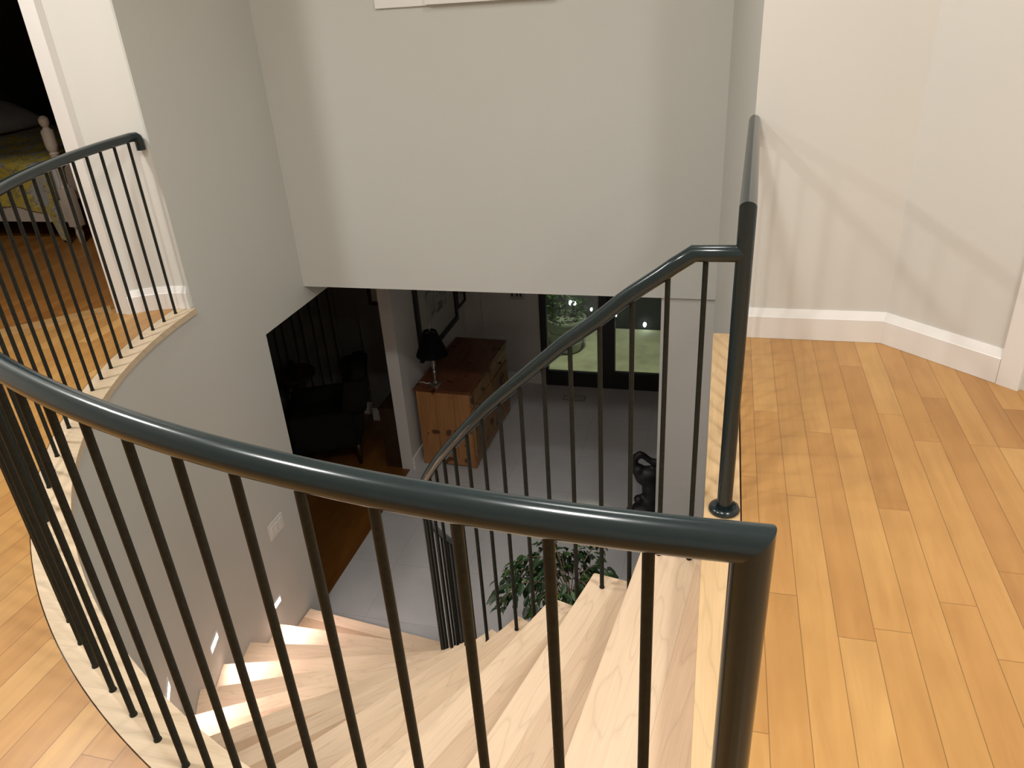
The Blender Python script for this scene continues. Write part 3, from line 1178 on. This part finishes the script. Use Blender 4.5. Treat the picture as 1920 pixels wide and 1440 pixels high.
M['dot_bead'] = emis('dot_glow', (.9, 1.0, .95), 14.0)  # glowing beads for the bright dots in the door panes
for (gx_, gz_, rr_), lb in (((-1.80, .325, .026), 'twin bright glowing dot beyond the left door pane, beside the planter'),
                            ((-1.55, .24, .018), 'small bright glowing dot beyond the left pane, just above the stair handrail'),
                            ((-1.225, .17, .015), 'faint glowing dot seen between two stair balusters by the door mullion'),
                            ((-.846, .055, .027), 'bright glowing dot low beyond the right door pane')):
    t = thing('glow_dot', lb, 'lamp', (gx_, 9.419, ZF + gz_), 0, 'glowing dots on the dark backdrop')
    bm = bmesh.new()
    for q in ((-.028, .028) if gx_ < -1.7 else (0,)):
        ellipsoid(bm, (q, -.03, 0), (rr_ * .8, rr_ * .8, rr_ * 1.25), 12, 8)
    obj('dot_bead', bm, M['dot_bead'], t, True)
    bm = bmesh.new()
    box(bm, -.03, .03, -.012, 0, -.02, .03, .003)
    obj('back_plate', bm, M['black'], t)

# ================================================================== THE DARK DEN
M['chairfab'] = flat('dark_leather', (.012, .011, .010), .9, var=.2, spec=.1)
M['darkwood'] = flat('dark_wood', (.035, .018, .009), .4, var=.3, scale=20)
t = thing('armchair', 'dark wing armchair in the unlit den', 'armchair', (-3.62, 5.86, ZF + .0015), radians(205))
bm = bmesh.new()
box(bm, -.32, .34, -.30, .30, .22, .38, .04)
obj('seat_base', bm, M['chairfab'], t, True, 60)
bm = bmesh.new()
box(bm, -.24, .36, -.23, .23, .38, .50, .05)
obj('seat_cushion', bm, M['chairfab'], t, True, 60)
bm = bmesh.new()
vs = box(bm, -.36, -.22, -.31, .31, .30, 1.0, .05)
for v in bm.verts:
    if v.co.z > .5:
        v.co.x -= (v.co.z - .5) * .22
        v.co.y *= 1 - .25 * max(0, v.co.z - .8) / .2
obj('backrest', bm, M['chairfab'], t, True, 60)
for s in (-1, 1):
    bm = bmesh.new()
    box(bm, -.28, .32, s * .31 - .055, s * .31 + .055, .24, .62, .045)
    obj('armrest', bm, M['chairfab'], t, True, 60)
    bm = bmesh.new()
    box(bm, -.40, -.16, s * .30 - .035, s * .30 + .035, .60, .92, .03)
    for v in bm.verts:
        v.co.x -= (v.co.z - .5) * .2
    obj('wing', bm, M['chairfab'], t, True, 60)
    for fx in (-.28, .28):
        bm = bmesh.new()
        lathe(bm, [(.016, 0), (.026, .15), (.034, .225)], 10)
        obj('leg', bm, M['darkwood'], t, True, loc=(fx, s * .25, 0))
t = thing('side_table', 'dark round tray table on crossed legs behind the armchair', 'table', (-4.22, 6.36, ZF + .0015))
bm = bmesh.new()
lathe(bm, [(.22, .60), (.235, .605), (.235, .63), (.225, .63), (.22, .612), (.01, .612)], 32)
obj('tray', bm, M['darkwood'], t, True, 40)
for q in range(3):
    aq = 2 * pi * q / 3 + .4
    bm = bmesh.new()
    tube(bm, [(cos(aq) * .20, sin(aq) * .20, 0.0), (-cos(aq) * .16, -sin(aq) * .16, .602)], .012, 8)
    obj('leg', bm, M['darkwood'], t, True)
bm = bmesh.new()
lathe(bm, [(.03, 0), (.05, .02), (.055, .05), (.03, .09), (.02, .13), (.028, .16), (.02, .16)], 20)
o = obj('vase', bm, M['chairfab'], None, True, 40, loc=(-4.20, 6.34, ZF + .615))
tag(o, 'small dark vase on the round tray table', 'vase')
M['curtain'] = flat('den_curtain', (.11, .10, .085), .85, var=.1)
bm = bmesh.new()
rows = []
nn = 130
for i in range(nn + 1):
    u = i / nn
    x_ = -5.3 + 1.55 * u
    y_ = 6.63 + .028 * sin(u * 2 * pi * 13) + .01 * sin(u * 40)
    rows.append((bm.verts.new((x_, y_, ZF + .012)), bm.verts.new((x_, y_ + .008 * sin(u * 31), -.36))))
for a_, b_ in zip(rows, rows[1:]):
    bm.faces.new((a_[0], b_[0], b_[1], a_[1]))
o = obj('curtain', bm, M['curtain'], None, True)
tag(o, 'dark pleated curtain along the den wall', 'curtain')
t = thing('den_cabinet', 'dark brown cabinet standing behind the wall end', 'cabinet', (-2.975, 5.735, ZF + .0015))
bm = bmesh.new()
box(bm, 0, .150, 0, .70, .0, .63, .004)
obj('body', bm, M['darkwood'], t)
bm = bmesh.new()
box(bm, -.006, .154, -.006, .706, .63, .652, .004)
obj('top', bm, M['darkwood'], t)
M['redframe'] = flat('dark_red_wood_frame', (.05, .018, .01), .4)
t = thing('framed_print', 'dark red framed print on the den wall near the wall end', 'picture', (-3.32, 6.58, ZF + 1.35))
bm = bmesh.new()
for a_ in ((0, .34, 0, .035), (0, .34, .465, .50), (0, .035, .035, .465), (.305, .34, .035, .465)):
    box(bm, a_[0], a_[1], -.03, -.001, a_[2], a_[3], .002)
obj('frame', bm, M['redframe'], t)
bm = bmesh.new()
box(bm, .03, .31, -.012, -.003, .03, .47)
obj('print', bm, M['mat'], t)
t = thing('wall_outlet', 'small white outlet low on the den wall', 'outlet', (-3.62, 6.70, ZF + .30))
bm = bmesh.new()
box(bm, 0, .07, -.006, -.0005, 0, .11, .002)
obj('face_plate', bm, M['plate'], t)
for zz in (.032, .078):
    bm = bmesh.new()
    box(bm, .022, .048, -.009, -.005, zz - .014, zz + .014, .001)
    obj('socket', bm, M['plate'], t)

# ================================================================== BEDROOM BEYOND THE DOORWAY
M['bedpaint'] = flat('cream_bed_paint', (.52, .44, .36), .45, var=.08)
BX, BY = -4.335, 4.345
t = thing('bed', 'cream painted bed with turned posts in the dark bedroom', 'bed', (BX, BY, .0005))
POST = [(.016, 0), (.020, .01), (.026, .07), (.022, .10), (.030, .115), (.030, .125)]
TURN = [(.030, .38), (.034, .39), (.026, .405), (.020, .42), (.024, .50), (.030, .55), (.026, .60), (.032, .615), (.024, .625), (.034, .64), (.040, .67), (.040, .76), (.024, .775), (.018, .785), (.026, .795), (.034, .815), (.032, .838), (.016, .855), (.003, .858)]


def bed_post(x, y):
    bm = bmesh.new()
    lathe(bm, POST, 20, (x, y, 0))
    box(bm, x - .037, x + .037, y - .037, y + .037, .12, .385, .004)
    lathe(bm, TURN, 20, (x, y, 0))
    return obj('bed_post', bm, M['bedpaint'], t, True, 35)


for x, y in ((0, 0), (0, 1.5), (-2.05, 0), (-2.05, 1.5)):
    bed_post(x, y)
for y in (0, 1.5):
    bm = bmesh.new()
    box(bm, -2.02, -.03, y - .014, y + .014, .15, .30, .004)
    obj('side_rail', bm, M['bedpaint'], t)
for x, h in ((0, .66), (-2.05, .95)):
    bm = bmesh.new()
    pr_ = [(.03, .30)]
    for i in range(21):
        u = i / 20
        pr_.append((.03 + 1.44 * u, h - .10 + .10 * sin(pi * u) - .05 * cos(4 * pi * u)))
    pr_ += [(1.47, .30)]
    va = [bm.verts.new((x - .012, y_, z_)) for y_, z_ in pr_]
    vb = [bm.verts.new((x + .012, y_, z_)) for y_, z_ in pr_]
    cap(bm, va)
    cap(bm, vb)
    for i in range(len(pr_)):
        j = (i + 1) % len(pr_)
        bm.faces.new((va[i], va[j], vb[j], vb[i]))
    obj('footboard' if x == 0 else 'headboard', bm, M['bedpaint'], t)
bm = bmesh.new()
box(bm, -2.0, -.04, .03, 1.47, .27, .54, .05)
obj('mattress', bm, flat('mattress_white', (.5, .48, .44), .8), t, True, 60)


def spread_mat():
    m, nt, N, L, b = new_mat('yellow_grey_bedspread')
    g = NG(nt)
    x, y, z = g.obj_xyz()
    v = g.vec(x, y, z)
    f = g.noise(v, 4.2, 2, .5, .6)
    f2 = g.noise(v, 9.0, 3, .6, 1.2)
    c = g.ramp(f, [(.40, (.36, .34, .29)), (.47, (.42, .33, .06)), (.56, (.50, .37, .05)), (.62, (.33, .32, .29))])
    ln = g.math('LESS_THAN', g.math('ABSOLUTE', g.math('SUBTRACT', f2, .5)), .02)
    c = g.mix(g.math('MULTIPLY', ln, .6), c, (.10, .10, .09))
    L.new(c, b.inputs['Base Color'])
    b.inputs['Roughness'].default_value = .85
    return m


bm = bmesh.new()
NX, NY = 46, 44
grid = []
for i in range(NX + 1):
    x = -2.0 + 1.935 * i / NX
    r = []
    for j in range(NY + 1):
        s = -.40 + 2.30 * j / NY           # across, draping over both sides
        w = .02 * noise.noise(Vector((x * 3, s * 3, 0)))
        if s < 0:
            y_, z_ = -.028 + .006 * sin(x * 24) * min(1, -s * 4), .575 + s * (.92 + .14 * sin(x * 5.0 + 1)) + (-.16 if x > -.16 else 0) * (-s / .4) ** 2
        elif s > 1.5:
            y_, z_ = 1.528, .575 - (s - 1.5)
        else:
            y_, z_ = s, .575 + w + .02 * sin(pi * s / 1.5)
            if s < .03:
                z_ -= .01
        r.append(bm.verts.new((x, y_, z_)))
    grid.append(r)
for i in range(NX):
    for j in range(NY):
        bm.faces.new((grid[i][j], grid[i + 1][j], grid[i + 1][j + 1], grid[i][j + 1]))
o = obj('bedspread', bm, spread_mat(), None, True, loc=(BX, BY, .0))
tag(o, 'yellow and grey patterned bedspread hanging over the cream bed', 'bedspread')
bm = bmesh.new()
bmesh.ops.create_grid(bm, x_segments=18, y_segments=18, size=1)
top = bm.verts[:]
for v in top:
    e = max(0, (1 - v.co.x ** 4) * (1 - v.co.y ** 4)) ** .5
    v.co = Vector((v.co.x * .22, v.co.y * .33, .10 * e))
r = bmesh.ops.duplicate(bm, geom=bm.verts[:] + bm.edges[:] + bm.faces[:])
for v in r['geom']:
    if isinstance(v, bmesh.types.BMVert):
        v.co.z *= -.5
bmesh.ops.remove_doubles(bm, verts=bm.verts[:], dist=.002)
for k_, (px, py) in enumerate(((-1.62, .42), (-1.62, 1.12))):
    if k_ == 0:
        o = obj('pillow', bm, flat('grey_pillow', (.26, .235, .21), .85), None, True)
        first = o
    else:
        o = first.copy()
        col.objects.link(o)
    o.location = (BX + px, BY + py, .70)
    o.rotation_euler = (0, radians(22), 0)
    tag(o, ('grey pillow on the near side of the bed', 'grey pillow on the far side of the bed')[k_], 'pillow', 'pillows on the bed')

# ================================================================== CAMERA
cam = D.cameras.new('camera')
cam.sensor_width = 36.0
cam.lens = 1437.38 / 1920 * 36.0
cam.clip_start = .05
cam.clip_end = 100
co = D.objects.new('camera', cam)
col.objects.link(co)
r_ = Vector((.967137, .246980, -.060385))
u_ = Vector((-.060889, .455571, .888114))
f_ = Vector((-.246856, .855252, -.455638))
co.matrix_world = Matrix(((r_.x, u_.x, -f_.x, 0), (r_.y, u_.y, -f_.y, 0), (r_.z, u_.z, -f_.z, 1.4), (0, 0, 0, 1)))
bpy.context.scene.camera = co


# ================================================================== LIGHT
def area(name, loc, power, size, color=(1, .88, .72), target=None, spread=180):
    l = D.lights.new(name, 'AREA')
    l.shape = 'DISK'
    l.size = size
    l.energy = power
    l.color = color
    l.spread = radians(spread)
    o = D.objects.new(name, l)
    col.objects.link(o)
    o.location = loc
    d = Vector(target) - Vector(loc) if target else Vector((0, 0, -1))
    o.rotation_euler = d.to_track_quat('-Z', 'Y').to_euler()
    return o


WARM = (1.0, .988, .95)
area('hall_downlight', (-3.1, 1.9, ZC - .01), 38, .22, WARM)
area('curve_downlight', (-1.85, .85, ZC - .01), 26, .20, WARM)
area('stair_downlight', (-.5, .72, ZC - .01), 26, .20, WARM)
area('well_fill', (-.45, 2.6, ZC - .01), 14, .55, WARM)  # added soft fill to lift treads, tile and front wall; no fixture there
area('landing_downlight', (1.12, .82, ZC - .01), 35, .34, WARM)
area('entry_downlight', (1.9, -1.2, ZC - .01), 24, .34, WARM)
area('lower_downlight', (-1.2, 6.2, -.30), .45, .10, (1, .93, .86))
area('lower_downlight', (-.6, 6.9, -.30), .35, .10, (1, .93, .86))
area('patio_lamp', (-1.3, 8.2, ZF + 2.4), 30, .2, (1, 1.0, .72), (-1.2, 8.6, ZF))

w = D.worlds.new('world')
bpy.context.scene.world = w
w.use_nodes = True
w.node_tree.nodes['Background'].inputs[0].default_value = (.02, .022, .03, 1)
w.node_tree.nodes['Background'].inputs[1].default_value = .3

sc_ = bpy.context.scene
sc_.view_settings.view_transform = 'Standard'
sc_.view_settings.look = 'None'
sc_.view_settings.exposure = 0.0
sc_.cycles.max_bounces = 8
sc_.cycles.diffuse_bounces = 5
sc_.cycles.use_denoising = True
